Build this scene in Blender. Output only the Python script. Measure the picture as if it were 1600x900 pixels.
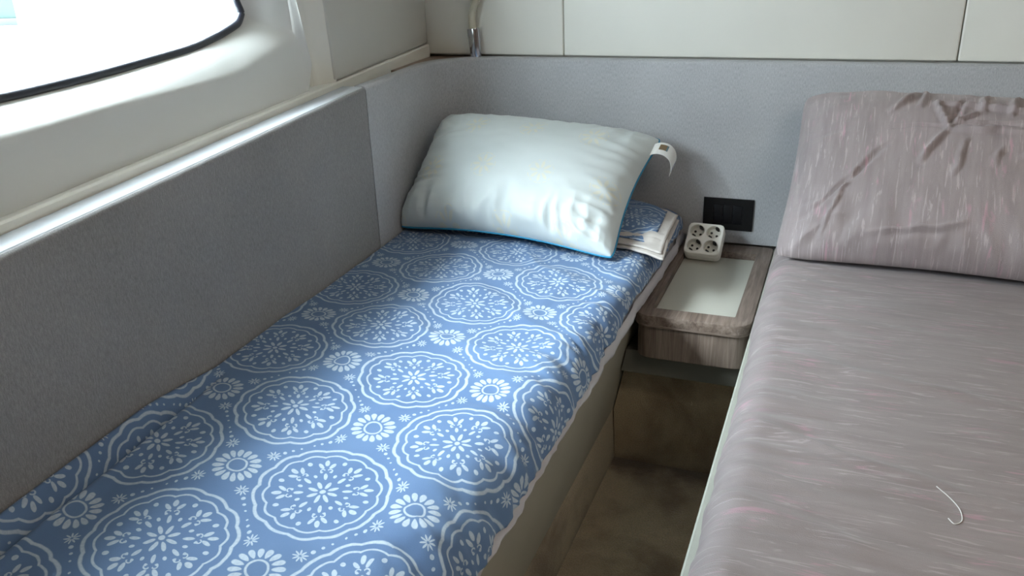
import bpy, bmesh, math, random
from mathutils import Vector, Matrix, noise
for o in list(bpy.data.objects):
    bpy.data.objects.remove(o)
SC = bpy.context.scene
COL = SC.collection
PI = math.pi

# ------------------------------------------------------------------ camera, sky, sun, lights, exposure
cam_d = bpy.data.cameras.new('camera')
cam = bpy.data.objects.new('camera', cam_d); COL.objects.link(cam)
cam_d.sensor_width = 36.0; cam_d.sensor_fit = 'HORIZONTAL'; cam_d.lens = 36.0 * 1314.4 / 1600.0
cam_d.clip_start = 0.02; cam_d.clip_end = 500
rx_ = Vector((0.9315557, 0.3621462, -0.03246691)); dn_ = Vector((0.10949442, -0.36455713, -0.92472108)); fw_ = Vector((-0.34672027, 0.85787425, -0.37925826))
cam.matrix_world = Matrix(((rx_.x, -dn_.x, -fw_.x, 0.3036), (rx_.y, -dn_.y, -fw_.y, -2.0448), (rx_.z, -dn_.z, -fw_.z, 0.7137), (0, 0, 0, 1)))
SC.camera = cam

world = bpy.data.worlds.new('sky'); SC.world = world; world.use_nodes = True
wn = world.node_tree
bg = wn.nodes['Background']; bg.inputs['Color'].default_value = (0.80, 0.91, 1.0, 1); bg.inputs['Strength'].default_value = 6.4

sun_d = bpy.data.lights.new('sun', 'SUN'); sun = bpy.data.objects.new('sun', sun_d); COL.objects.link(sun)
sun_d.energy = 3.3; sun_d.angle = math.radians(32); sun_d.color = (0.84, 0.93, 1.0)
sun.rotation_euler = Vector((0.55, 0.38, -0.60)).to_track_quat('-Z', 'Y').to_euler()

def portal(name, loc, direction, sx, sy):
    d = bpy.data.lights.new(name, 'AREA'); d.shape = 'RECTANGLE'; d.size = sx; d.size_y = sy
    d.cycles.is_portal = True
    o = bpy.data.objects.new(name, d); COL.objects.link(o); o.location = loc
    o.rotation_euler = Vector(direction).to_track_quat('-Z', 'Y').to_euler()
portal('window_daylight', (-0.76, -1.18, 0.73), (1, 0.09, 0), 1.3, 0.55)

vs = SC.view_settings
SC.display_settings.display_device = 'sRGB'
vs.view_transform = 'Standard'; vs.look = 'None'; vs.gamma = 1.0; vs.use_curve_mapping = False
vs.exposure = 2.06

# ------------------------------------------------------------------ helpers
class X:
    """arithmetic on shader sockets: every operation adds one Math node"""
    nt = None
    def __init__(s, v): s.v = v
    @staticmethod
    def m(op, a, b=None, c=None, clamp=False):
        n = X.nt.nodes.new('ShaderNodeMath'); n.operation = op; n.use_clamp = clamp
        for i, q in enumerate((a, b, c)):
            if q is None: continue
            if isinstance(q, X): X.nt.links.new(q.v, n.inputs[i])
            else: n.inputs[i].default_value = float(q)
        return X(n.outputs[0])
    def __add__(s, o): return X.m('ADD', s, o)
    __radd__ = __add__
    def __sub__(s, o): return X.m('SUBTRACT', s, o)
    def __rsub__(s, o): return X.m('SUBTRACT', o, s)
    def __mul__(s, o): return X.m('MULTIPLY', s, o)
    __rmul__ = __mul__
    def __truediv__(s, o): return X.m('DIVIDE', s, o)
def xabs(a): return X.m('ABSOLUTE', a)
def xmax(a, b): return X.m('MAXIMUM', a, b)
def xsin(a): return X.m('SINE', a)
def xcos(a): return X.m('COSINE', a)
def xsqrt(a): return X.m('SQRT', a)
def xclamp(a): return X.m('ADD', a, 0.0, clamp=True)
def ell(x, y, cx, cy, rx, ry, rot=0.0, k=3.0):
    dx, dy = x - cx, y - cy
    if rot:
        c, s = math.cos(rot), math.sin(rot)
        dx, dy = dx * c + dy * s, dy * c - dx * s
    ex, ey = dx / rx, dy / ry
    return X.m('MULTIPLY', 1.0 - (ex * ex + ey * ey), k, clamp=True)
def band(d, w, k=2.0):
    return X.m('MULTIPLY', 1.0 - xabs(d) / w, k, clamp=True)

def new_mat(name, base=(.8, .8, .8), rough=.6, metal=0.0, spec=0.5, sheen=0.0, coat=0.0):
    m = bpy.data.materials.new(name); m.use_nodes = True
    b = m.node_tree.nodes['Principled BSDF']
    b.inputs['Base Color'].default_value = (*base, 1); b.inputs['Roughness'].default_value = rough
    b.inputs['Metallic'].default_value = metal; b.inputs['Specular IOR Level'].default_value = spec
    b.inputs['Sheen Weight'].default_value = sheen; b.inputs['Coat Weight'].default_value = coat
    return m, m.node_tree, b
def N(nt, t, **kw):
    n = nt.nodes.new(t)
    for k, v in kw.items():
        if k in n.inputs: n.inputs[k].default_value = v
        else: setattr(n, k, v)
    return n
def coords(nt, kind='Object', scale=(1, 1, 1), rot=(0, 0, 0)):
    tc = N(nt, 'ShaderNodeTexCoord'); mp = N(nt, 'ShaderNodeMapping')
    mp.inputs['Scale'].default_value = scale; mp.inputs['Rotation'].default_value = rot
    nt.links.new(tc.outputs[kind], mp.inputs['Vector']); return mp.outputs['Vector']
def nz(nt, vec, scale, detail=3.0, rough=.5, dist=0.0):
    n = N(nt, 'ShaderNodeTexNoise'); n.inputs['Scale'].default_value = scale; n.inputs['Detail'].default_value = detail
    n.inputs['Roughness'].default_value = rough; n.inputs['Distortion'].default_value = dist
    nt.links.new(vec, n.inputs['Vector']); return n.outputs['Fac']
def ramp(nt, fac, stops):
    r = N(nt, 'ShaderNodeValToRGB'); e = r.color_ramp.elements
    while len(e) < len(stops): e.new(.5)
    for i, (p, c) in enumerate(stops): e[i].position = p; e[i].color = (*c, 1)
    nt.links.new(fac, r.inputs['Fac']); return r.outputs['Color']
def mix(nt, fac, a, b, mode='MIX'):
    n = N(nt, 'ShaderNodeMixRGB', blend_type=mode)
    for i, q in enumerate((fac, a, b)):
        if hasattr(q, 'links') or hasattr(q, 'is_linked'): nt.links.new(q, n.inputs[i])
        elif isinstance(q, (tuple, list)): n.inputs[i].default_value = (*q, 1)
        else: n.inputs[i].default_value = q
    return n.outputs['Color']
def bump(nt, b, h, strength=.2, dist=.002):
    n = N(nt, 'ShaderNodeBump'); n.inputs['Strength'].default_value = strength; n.inputs['Distance'].default_value = dist
    nt.links.new(h, n.inputs['Height']); nt.links.new(n.outputs['Normal'], b.inputs['Normal']); return n

def link_mesh(name, verts, faces, mat, parent=None, smooth=False, uvs=None):
    me = bpy.data.meshes.new(name); me.from_pydata([tuple(v) for v in verts], [], faces); me.update()
    return link(name, me, mat, parent, smooth, uvs)
def link(name, me, mat, parent=None, smooth=False, uvs=None):
    bm = bmesh.new(); bm.from_mesh(me); bmesh.ops.recalc_face_normals(bm, faces=bm.faces[:]); bm.to_mesh(me); bm.free()
    if uvs is not None:
        ul = me.uv_layers.new(name='UVMap')
        for lp in me.loops: ul.data[lp.index].uv = uvs[lp.vertex_index]
    o = bpy.data.objects.new(name, me); COL.objects.link(o)
    if mat: me.materials.append(mat)
    if parent: o.parent = parent
    for p in me.polygons: p.use_smooth = smooth
    return o
def bm_obj(name, bm, mat, parent=None, smooth=True, angle=None):
    me = bpy.data.meshes.new(name); bmesh.ops.recalc_face_normals(bm, faces=bm.faces[:]); bm.to_mesh(me); bm.free()
    o = bpy.data.objects.new(name, me); COL.objects.link(o); me.materials.append(mat)
    if parent: o.parent = parent
    for p in me.polygons: p.use_smooth = smooth
    if smooth:
        try: me.set_sharp_from_angle(angle=angle if angle else 0.7)
        except Exception: pass
    return o
def empty(name, loc=(0, 0, 0)):
    o = bpy.data.objects.new(name, None); COL.objects.link(o); o.location = loc; o.empty_display_size = .05; return o
def tag(o, label, cat, group=None):
    o['label'] = label; o['category'] = cat
    if group: o['group'] = group
    return o
def struct(o, label=None):
    o['kind'] = 'structure'
    if label: o['label'] = label
    return o
def box_bm(a, b, bevel=0.0, seg=2):
    bm = bmesh.new(); bmesh.ops.create_cube(bm, size=1.0)
    for v in bm.verts: v.co = Vector([a[i] + (v.co[i] + .5) * (b[i] - a[i]) for i in range(3)])
    if bevel: bmesh.ops.bevel(bm, geom=bm.edges[:], offset=bevel, segments=seg, affect='EDGES', profile=.5)
    return bm
def box(name, a, b, mat, parent=None, bevel=0.0, seg=2):
    return bm_obj(name, box_bm(a, b, bevel, seg), mat, parent, smooth=bool(bevel))
def rbox(name, a, b, mat, parent=None, rv=.02, rs=.005, seg=5, which=None):
    """box with vertical edges rounded by rv and the rest softened by rs"""
    bm = box_bm(a, b)
    ed = [e for e in bm.edges if abs(e.verts[0].co.z - e.verts[1].co.z) > 1e-6 and (which is None or which(e.verts[0].co))]
    bmesh.ops.bevel(bm, geom=ed, offset=rv, segments=seg, affect='EDGES', profile=.5)
    if rs:
        zt, zb = max(v.co.z for v in bm.verts), min(v.co.z for v in bm.verts)
        ed = [e for e in bm.edges if abs(e.verts[0].co.z - e.verts[1].co.z) < 1e-6]
        bmesh.ops.bevel(bm, geom=ed, offset=rs, segments=2, affect='EDGES', profile=.5)
    return bm_obj(name, bm, mat, parent)
def tube_bm(pts, r, n=10, closed=False, bm=None, cap=True):
    bm = bm or bmesh.new(); pts = [Vector(p) for p in pts]; rings = []; up = Vector((0.13, 0.2, 1)).normalized(); L = len(pts)
    for i, p in enumerate(pts):
        t = (pts[(i + 1) % L] - pts[i - 1]) if closed else (pts[min(i + 1, L - 1)] - pts[max(i - 1, 0)])
        t.normalize(); a = t.cross(up)
        if a.length < 1e-4: a = t.cross(Vector((1, 0, 0)))
        a.normalize(); b = t.cross(a); rr = r[i] if isinstance(r, (list, tuple)) else r
        rings.append([bm.verts.new(p + (a * math.cos(2 * PI * k / n) + b * math.sin(2 * PI * k / n)) * rr) for k in range(n)])
    for i in range(L if closed else L - 1):
        A, B = rings[i], rings[(i + 1) % L]
        for k in range(n): bm.faces.new((A[k], A[(k + 1) % n], B[(k + 1) % n], B[k]))
    if not closed and cap: bm.faces.new(rings[0][::-1]); bm.faces.new(rings[-1])
    return bm
def spline(ctrl, per=6, closed=False):
    P = [Vector(c) for c in ctrl]; out = []; n = len(P)
    for i in range(n if closed else n - 1):
        if closed: p0, p1, p2, p3 = P[i - 1], P[i], P[(i + 1) % n], P[(i + 2) % n]
        else: p0, p1, p2, p3 = P[max(i - 1, 0)], P[i], P[i + 1], P[min(i + 2, n - 1)]
        for k in range(per):
            t = k / per
            out.append(.5 * ((2 * p1) + (p2 - p0) * t + (2 * p0 - 5 * p1 + 4 * p2 - p3) * t * t + (3 * p1 - p0 - 3 * p2 + p3) * t ** 3))
    if not closed: out.append(P[-1])
    return out
def grid_faces(nu, nv, cu=False):
    return [(j * nu + i, j * nu + (i + 1) % nu, (j + 1) * nu + (i + 1) % nu, (j + 1) * nu + i) for j in range(nv - 1) for i in range(nu if cu else nu - 1)]
def loft(name, loops, mat, parent=None, closed=True, smooth=True, ang=.6):
    n = len(loops[0]); vs_ = [p for l in loops for p in l]
    bm = bmesh.new(); bv = [bm.verts.new(p) for p in vs_]
    for f in grid_faces(n, len(loops), closed): bm.faces.new([bv[i] for i in f])
    return bm_obj(name, bm, mat, parent, smooth, ang)
def prism(name, prof, y0, y1, mat, parent=None, f=None, n=1, bevel=0):
    """profile (x,z) extruded along y; f maps (x,y,z) to a world point"""
    f = f or (lambda x, y, z: (x, y, z)); bm = bmesh.new(); rows = []
    for j in range(n + 1):
        y = y0 + (y1 - y0) * j / n
        rows.append([bm.verts.new(f(x, y, z)) for x, z in prof])
    m = len(prof)
    for j in range(n):
        for i in range(m): bm.faces.new((rows[j][i], rows[j][(i + 1) % m], rows[j + 1][(i + 1) % m], rows[j + 1][i]))
    bm.faces.new(rows[0]); bm.faces.new(rows[-1][::-1])
    return bm_obj(name, bm, mat, parent, True, .6)
def L(o, y, z): return Vector((-.69 - .09 * y + o, y, z))         # left wall: o = distance into the room
def ss(a, b, x):
    t = max(0, min(1, (x - a) / (b - a))); return t * t * (3 - 2 * t)
def fb(x, y, z=0.0, o=3):
    s, a, f = 0, 1, 1
    for _ in range(o): s += a * noise.noise(Vector((x * f, y * f, z + 7.3 * f))); a *= .5; f *= 2
    return s
def ridge(x, y, z=0.0): return 1 - 2 * abs(noise.noise(Vector((x, y, z))))

# ------------------------------------------------------------------ materials
M = {}
m, nt, b = new_mat('gelcoat', (.66, .66, .635), .22, coat=.3); M['gelcoat'] = m
bump(nt, b, nz(nt, coords(nt), 25, 2), .05, .001)
m, nt, b = new_mat('cream_panel', (.70, .68, .62), .42); M['cream'] = m
v = coords(nt); c = ramp(nt, nz(nt, v, 3, 3), [(.3, (.80, .78, .71)), (.7, (.84, .82, .75))]); nt.links.new(c, b.inputs['Base Color']); bump(nt, b, nz(nt, v, 900, 2), .06, .0005)
M['cream_shaded'] = new_mat('cream_panel_shaded', (.56, .545, .50), .42)[0]  # cream vinyl toned darker, shade on the left upper panel painted in
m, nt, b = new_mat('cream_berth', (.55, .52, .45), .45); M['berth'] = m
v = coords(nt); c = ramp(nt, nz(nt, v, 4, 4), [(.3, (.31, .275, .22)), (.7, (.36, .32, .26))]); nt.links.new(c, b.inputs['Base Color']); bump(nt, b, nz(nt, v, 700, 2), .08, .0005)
def heather(name, dark, light):
    m, nt, b = new_mat(name, rough=.9, spec=.2, sheen=.15)
    v1 = coords(nt, scale=(1, 1, .22)); v2 = coords(nt)
    f1 = nz(nt, v1, 620, 2, .6); f2 = nz(nt, v2, 1100, 1, .5); f3 = nz(nt, v2, 5, 3)
    f = mix(nt, .4, f1, f2); c = ramp(nt, f, [(.36, dark), (.64, light)])
    c = mix(nt, .22, c, ramp(nt, f3, [(.35, dark), (.65, light)]))
    # faint soiling on the fabric
    nt.links.new(c, b.inputs['Base Color']); bump(nt, b, f, .3, .0006); return m
M['heather'] = heather('grey_heather_fabric', (.345, .345, .36), (.575, .58, .595))
M['heather_shaded'] = heather('grey_heather_shaded', (.20, .195, .195), (.36, .35, .345))  # darker copy of the headboard fabric; shade under the window put into colour
def woodmat(name, axis):
    m, nt, b = new_mat(name, rough=.5, spec=.3)
    sc = {'z': (1, 1, .06), 'y': (1, .07, 1), 'x': (.07, 1, 1)}[axis]
    v = coords(nt, scale=sc); v0 = coords(nt, scale=tuple(.35 if q == 1 else q for q in sc))
    f1 = nz(nt, v, 130, 4, .65, .6); f2 = nz(nt, v0, 45, 3, .6, 1.2)
    c = ramp(nt, f1, [(.30, (.055, .036, .026)), (.5, (.17, .125, .10)), (.72, (.31, .25, .215))])
    c2 = ramp(nt, f2, [(.35, (.09, .063, .048)), (.65, (.28, .225, .19))]); c = mix(nt, .45, c, c2)
    nt.links.new(c, b.inputs['Base Color']); bump(nt, b, f1, .3, .001); return m
M['wood_z'] = woodmat('taupe_wood_upright', 'z'); M['wood_y'] = woodmat('taupe_wood_deep', 'y'); M['wood_x'] = woodmat('taupe_wood_wide', 'x')
m, nt, b = new_mat('dark_wood', (.12, .075, .05), .5); M['dark_wood'] = m
v = coords(nt, scale=(.08, 1, 1)); c = ramp(nt, nz(nt, v, 200, 3), [(.3, (.17, .11, .075)), (.7, (.36, .25, .18))]); nt.links.new(c, b.inputs['Base Color'])
m, nt, b = new_mat('tray_liner', (.47, .465, .41), .5); M['tray'] = m
bump(nt, b, nz(nt, coords(nt), 600, 2), .1, .0004)
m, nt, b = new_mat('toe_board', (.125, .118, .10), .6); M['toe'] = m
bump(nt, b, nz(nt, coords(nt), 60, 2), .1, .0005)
def carpetmat(name, base, brown, axis):
    m, nt, b = new_mat(name, rough=1.0, spec=.1, sheen=.3)
    v = coords(nt); f = nz(nt, v, 350, 3, .7); g = nz(nt, v, 9, 4, .6); h = nz(nt, v, 3.2, 4, .65, .4)
    c = ramp(nt, f, [(.3, tuple(q * .72 for q in base)), (.7, tuple(q * 1.15 for q in base))])
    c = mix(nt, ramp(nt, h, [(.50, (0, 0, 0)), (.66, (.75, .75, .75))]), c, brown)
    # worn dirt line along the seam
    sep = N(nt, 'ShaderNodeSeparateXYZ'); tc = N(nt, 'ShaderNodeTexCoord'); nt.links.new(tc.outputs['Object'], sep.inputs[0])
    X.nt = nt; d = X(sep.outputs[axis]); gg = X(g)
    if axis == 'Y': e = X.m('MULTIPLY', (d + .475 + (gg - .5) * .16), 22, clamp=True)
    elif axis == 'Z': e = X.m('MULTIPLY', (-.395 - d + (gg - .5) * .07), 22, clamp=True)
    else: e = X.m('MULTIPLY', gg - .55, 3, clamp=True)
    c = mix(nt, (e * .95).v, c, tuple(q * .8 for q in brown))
    nt.links.new(c, b.inputs['Base Color']); bump(nt, b, mix(nt, .3, f, g), 1.0, .010); return m
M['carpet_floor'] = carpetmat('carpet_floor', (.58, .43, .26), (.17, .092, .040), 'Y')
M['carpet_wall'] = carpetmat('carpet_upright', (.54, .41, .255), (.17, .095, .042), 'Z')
M['edge'] = new_mat('pale_mint_edge', (.36, .36, .315), .45)[0]
M['chrome'] = new_mat('chrome', (.55, .57, .62), .12, metal=1)[0]
M['lamp_neck'] = new_mat('lamp_neck_cream', (.62, .58, .46), .45)[0]
M['black'] = new_mat('black_plastic', (.006, .006, .007), .45, spec=.3)[0]
M['black_module'] = new_mat('black_switch_face', (.006, .006, .008), .5, spec=.25)[0]
M['gasket'] = new_mat('gasket_rubber', (.018, .020, .030), .28)[0]
M['plastic'] = new_mat('white_plastic', (.86, .84, .79), .4)[0]
M['plastic_cup'] = new_mat('white_socket_plastic', (.66, .64, .58), .45)[0]
M['hole'] = new_mat('socket_hole', (.01, .01, .01), .6)[0]
M['lit_cap'] = new_mat('lit_fabric_top', (.46, .47, .49), .8)[0]  # top of the padding in paler fabric, daylight on it put into the colour
m, nt, b = new_mat('liner_white', (.74, .73, .70), .8); M['liner'] = m
m, nt, b = new_mat('ceiling_vinyl', (.74, .71, .66), .7); M['ceiling'] = m
m, nt, b = new_mat('pale_quay', (.86, .86, .85), .8); M['quay'] = m
bump(nt, b, nz(nt, coords(nt), 30, 3), .2, .01)
# window pane: clear, with a weak surface reflection
m = bpy.data.materials.new('window_glass'); m.use_nodes = True; nt = m.node_tree; nt.nodes.remove(nt.nodes['Principled BSDF'])
tr = N(nt, 'ShaderNodeBsdfTransparent'); gl = N(nt, 'ShaderNodeBsdfGlossy'); gl.inputs['Roughness'].default_value = .02; fr = N(nt, 'ShaderNodeMath', operation='MULTIPLY'); lw = N(nt, 'ShaderNodeLayerWeight', Blend=.08); nt.links.new(lw.outputs['Facing'], fr.inputs[0]); fr.inputs[1].default_value = .3; mx = N(nt, 'ShaderNodeMixShader')
tr.inputs['Color'].default_value = (.97, .99, .98, 1)
nt.links.new(fr.outputs[0], mx.inputs[0]); nt.links.new(tr.outputs[0], mx.inputs[1]); nt.links.new(gl.outputs[0], mx.inputs[2]); nt.links.new(mx.outputs[0], nt.nodes['Material Output'].inputs[0]); M['glass'] = m
M['green_glass'] = new_mat('pale_green_glass', (.036, .054, .049), .3, spec=.05)[0]
M['steel'] = new_mat('clamp_steel', (.009, .015, .016), .35)[0]

# ---- printed cottons
def uvnode(nt):
    tc = N(nt, 'ShaderNodeTexCoord'); sp = N(nt, 'ShaderNodeSeparateXYZ'); nt.links.new(tc.outputs['UV'], sp.inputs[0])
    return tc.outputs['UV'], X(sp.outputs[0]), X(sp.outputs[1])
def sector(th, n, off=0.0):
    """angle folded into n equal sectors, centred on each"""
    w = 2 * PI / n
    t = (th - off) / w
    return (t - X.m('ROUND', t)) * w
def flower16(x, y, s=1.0):
    r = xsqrt(x * x + y * y); th = X.m('ARCTAN2', y, x)
    a = sector(th, 16); px, py = r * xcos(a), r * xsin(a)
    w = .0038 * s
    pet = X.m('MULTIPLY', 1.0 - (xabs(px - .0245 * s) / (.0088 * s)) * (xabs(px - .0245 * s) / (.0088 * s)) - (py / (px * .165)) * (py / (px * .165)), 3.0, clamp=True)
    return xmax(pet, band(r - .0125 * s, .0019 * s))
def print_pattern(U, V):
    p = (U - .057) / .26; q = (V + 1.02) / .30
    s, t = p + q, p - q
    rs, rt = X.m('ROUND', s), X.m('ROUND', t)
    a, c = s - rs, t - rt
    x, y = (a + c) * .13, (a - c) * .15
    r = xsqrt(x * x + y * y); th = X.m('ARCTAN2', y, x)
    lob = xabs(xcos(th * 7.0))
    out = band(r - (.0850 + lob * .0035), .0030)
    out = xmax(out, band(r - (.0715 + lob * .0045), .0021))
    f = sector(th, 8); px, py = r * xcos(f), r * xsin(f); ay = xabs(py)
    out = xmax(out, ell(px, py, .0140, 0, .0080, .0030))
    out = xmax(out, ell(r, 0 * r, 0, 0, .0042, 1))
    out = xmax(out, ell(px, py, .0335, 0, .0036, .0026)); out = xmax(out, ell(px, py, .0615, 0, .0042, .0034))
    f2 = sector(th, 8, PI / 8); qx, qy = r * xcos(f2), xabs(r * xsin(f2))
    out = xmax(out, ell(qx, qy, .0315, 0, .0072, .0028))
    out = xmax(out, ell(qx, qy, .0595, 0, .0070, .0036))
    out = xmax(out, ell(qx, qy, .0530, .0078, .0072, .0031, .62))
    cx, cy = qx - .0430, qy - .0048; cr = xsqrt(cx * cx + cy * cy)
    out = xmax(out, band(cr - .0032, .0012) * X.m('GREATER_THAN', cy + cx * .5, -.0022))
    out = xmax(out, ell(qx, qy, .0405, .0066, .0024, .0020))
    # fillers: flower in the middle of four medallions, stars and dots towards the touching points
    sf, tf = s - .5, t - .5
    a2, c2 = sf - X.m('ROUND', sf), tf - X.m('ROUND', tf)
    out = xmax(out, flower16((a2 + c2) * .13, (a2 - c2) * .15))
    for sgn in (0, 1):
        # star centre at (.5, +-.25) in one axis
        u1, w1 = (a2, c2) if sgn == 0 else (c2, a2)
        w2 = xabs(w1) - .255
        xx, yy = (u1 + w2) * .13, (u1 - w2) * .15
        rr = xsqrt(xx * xx + yy * yy); ta = sector(X.m('ARCTAN2', yy, xx), 9, .2)
        out = xmax(out, ell(rr * xcos(ta), rr * xsin(ta), .0058, 0, .0046, .0013))
        for dd, rad in ((.335, .0032), (.395, .0024), (.455, .0018)):
            w3 = xabs(w1) - dd; xx, yy = (u1 + w3) * .13, (u1 - w3) * .15
            out = xmax(out, ell(xx, yy, 0, 0, rad, rad))
    return out
def bluemat(name, shift=(0, 0), rot=0.0):
    m, nt, b = new_mat(name, rough=.72, spec=.25, sheen=.1); X.nt = nt
    uv, U, V = uvnode(nt)
    n1 = nz(nt, uv, 60, 2); n2 = nz(nt, uv, 61, 2)
    nn = N(nt, 'ShaderNodeTexNoise'); nn.inputs['Scale'].default_value = 45; nt.links.new(uv, nn.inputs['Vector'])
    sp = N(nt, 'ShaderNodeSeparateXYZ'); nt.links.new(nn.outputs['Color'], sp.inputs[0])
    U2 = U + (X(sp.outputs[0]) - .5) * .0035 + shift[0]; V2 = V + (X(sp.outputs[1]) - .5) * .0035 + shift[1]
    if rot: U2, V2 = U2 * math.cos(rot) - V2 * math.sin(rot), U2 * math.sin(rot) + V2 * math.cos(rot)
    pat = print_pattern(U2, V2)
    brush = X(nz(nt, uv, 260, 3, .6)); pat = pat * X.m('ADD', brush * .7, .45, clamp=True)
    base = ramp(nt, nz(nt, uv, 7, 3), [(.3, (.098, .170, .310)), (.7, (.122, .205, .355))])
    c = mix(nt, pat.v, base, (.50, .57, .63)); nt.links.new(c, b.inputs['Base Color'])
    w = nz(nt, uv, 900, 1); w2 = nz(nt, uv, 28, 4, .55, .5)
    bump(nt, b, mix(nt, .8, w, w2), .35, .003); return m
M['blue'] = bluemat('blue_medallion_cotton')
M['blue_fold'] = bluemat('blue_medallion_cotton_fold', (.02, .11), .5)
def taupemat(name, along_u, gain=1.0, crumple=.5):
    m, nt, b = new_mat(name, rough=.55, spec=.3, sheen=.2); uv, U, V = uvnode(nt)
    def st(a, c, s, d=3, dist=.3):
        mp = N(nt, 'ShaderNodeMapping'); mp.inputs['Scale'].default_value = (a, c, 1) if along_u else (c, a, 1); nt.links.new(uv, mp.inputs['Vector']); return nz(nt, mp.outputs[0], s, d, .6, dist)
    g = lambda *c: tuple(q * gain for q in c)
    base = ramp(nt, st(1, 8, 6), [(.3, g(.225, .188, .188)), (.7, g(.285, .242, .243))])
    pk = ramp(nt, st(1, 7, 17, 4, .8), [(.56, (0, 0, 0)), (.63, (1, 1, 1))]); pm = ramp(nt, st(1, 1.6, 9, 2), [(.50, (0, 0, 0)), (.62, (1, 1, 1))])
    wh = ramp(nt, st(1, 11, 15, 4, .8), [(.575, (0, 0, 0)), (.64, (1, 1, 1))])
    c = mix(nt, mix(nt, 1, wh, (.45, .45, .45), 'MULTIPLY'), base, g(.46, .40, .41))
    c = mix(nt, mix(nt, 1, mix(nt, 1, pk, pm, 'MULTIPLY'), (.55, .55, .55), 'MULTIPLY'), c, g(.46, .255, .315))
    nt.links.new(c, b.inputs['Base Color'])
    # creased satin: ridged relief, stretched along the weave
    mp = N(nt, 'ShaderNodeMapping'); mp.inputs['Scale'].default_value = (1.0, 2.2, 1) if along_u else (1.4, 1, 1); nt.links.new(uv, mp.inputs['Vector'])
    rn = N(nt, 'ShaderNodeTexNoise', noise_type='RIDGED_MULTIFRACTAL'); rn.inputs['Scale'].default_value = 5.0; rn.inputs['Detail'].default_value = 3; rn.inputs['Distortion'].default_value = .6; nt.links.new(mp.outputs[0], rn.inputs['Vector'])
    h = mix(nt, .35, rn.outputs['Fac'], st(1, 3.2, 14, 4))
    bump(nt, b, mix(nt, .12, h, nz(nt, uv, 900, 1)), crumple, .010); return m
M['taupe'] = taupemat('taupe_streaked_satin', True); M['taupe_pillow'] = taupemat('taupe_streaked_satin_pillow', False, 1.42, .7)
m, nt, b = new_mat('white_pillow_cotton', (.60, .64, .63), .7, sheen=.2); X.nt = nt; M['pillow'] = m
uv, U, V = uvnode(nt)
a1 = (U / .15 + V / .26); a2 = (U / .15 - V / .26)
fa, fc = a1 - X.m('ROUND', a1), a2 - X.m('ROUND', a2); fx, fy = (fa + fc) * .075, (fa - fc) * .13
rr = xsqrt(fx * fx + fy * fy); ta = sector(X.m('ARCTAN2', fy, fx), 8)
fl = xmax(ell(rr * xcos(ta), rr * xsin(ta), .0175, 0, .0120, .0046, 0, 1.5), band(rr - .031, .0016) * X.m('GREATER_THAN', X(nz(nt, uv, 120, 2)), .5))
fl = fl * X.m('ADD', X(nz(nt, uv, 200, 3)) * .8, .3, clamp=True)
c = mix(nt, fl.v, (.615, .665, .662), (.70, .68, .55)); nt.links.new(c, b.inputs['Base Color'])
bump(nt, b, mix(nt, .75, nz(nt, uv, 800, 1), nz(nt, uv, 22, 4, .5, .4)), .25, .003)
M['piping'] = new_mat('blue_piping', (.02, .24, .42), .6)[0]
M['tag'] = new_mat('white_label_tape', (.80, .80, .78), .55)[0]
M['tag_brown'] = new_mat('label_brown_print', (.22, .15, .08), .6)[0]
M['tag_teal'] = new_mat('label_teal_print', (.12, .22, .26), .6)[0]
M['tag_grey'] = new_mat('label_grey_print', (.35, .37, .55), .6)[0]
m, nt, b = new_mat('lilac_grey_cotton', (.50, .49, .52), .8); M['cover'] = m
bump(nt, b, nz(nt, coords(nt, scale=(1, .5, 1)), 60, 4), .4, .003)
m, nt, b = new_mat('oyster_cotton', (.52, .48, .45), .8); M['oyster'] = m
bump(nt, b, nz(nt, coords(nt), 90, 3), .3, .002)
M['thread'] = new_mat('white_thread', (.75, .75, .75), .7)[0]

# ------------------------------------------------------------------ the setting
FZ = -.415
floor = struct(box('floor', (-1.0, -3.0, FZ - .05), (1.7, .3, FZ), M['carpet_floor']))
door = struct(box('door_1', (.405, -2.94, FZ), (1.095, -2.90, 1.275), M['dark_wood'], None, .003))
ceil = struct(box('ceiling', (-1.0, -3.0, 1.40), (1.7, .3, 1.46), M['ceiling']))
wr = struct(box('wall_right', (1.55, -3.0, FZ), (1.62, .3, 1.40), M['wood_z']))
rear = struct(empty('wall_rear', (0, -2.9, FZ)))
for a, b_ in (((-1.0, -2.95, FZ), (.4, -2.88, 1.40)), ((1.1, -2.95, FZ), (1.55, -2.88, 1.40)), ((.4, -2.95, 1.28), (1.1, -2.88, 1.40))):
    o = box('wall_panel', a, b_, M['wood_z']); o.parent = rear; o.matrix_parent_inverse = Matrix.Translation((0, 2.9, -FZ))
wb = struct(box('wall_back', (-1.0, .062, FZ), (1.55, .13, 1.40), M['cream']))
for x0, x1 in ((-.7700, -.3742), (-.3722, .5135), (.5155, 1.5)):
    box('wall_panel', (x0, .030, .4470), (x1, .0615, 1.36), M['cream'], wb, bevel=.004, seg=3)
def plan(name, pts, z0, z1, mat, parent=None):
    bm = bmesh.new(); A = [bm.verts.new((x, y, z0)) for x, y in pts]; B = [bm.verts.new((x, y, z1)) for x, y in pts]; n = len(pts)
    bm.faces.new(A[::-1]); bm.faces.new(B)
    for i in range(n): bm.faces.new((A[i], A[(i + 1) % n], B[(i + 1) % n], B[i]))
    return bm_obj(name, bm, mat, parent, False)

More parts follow.
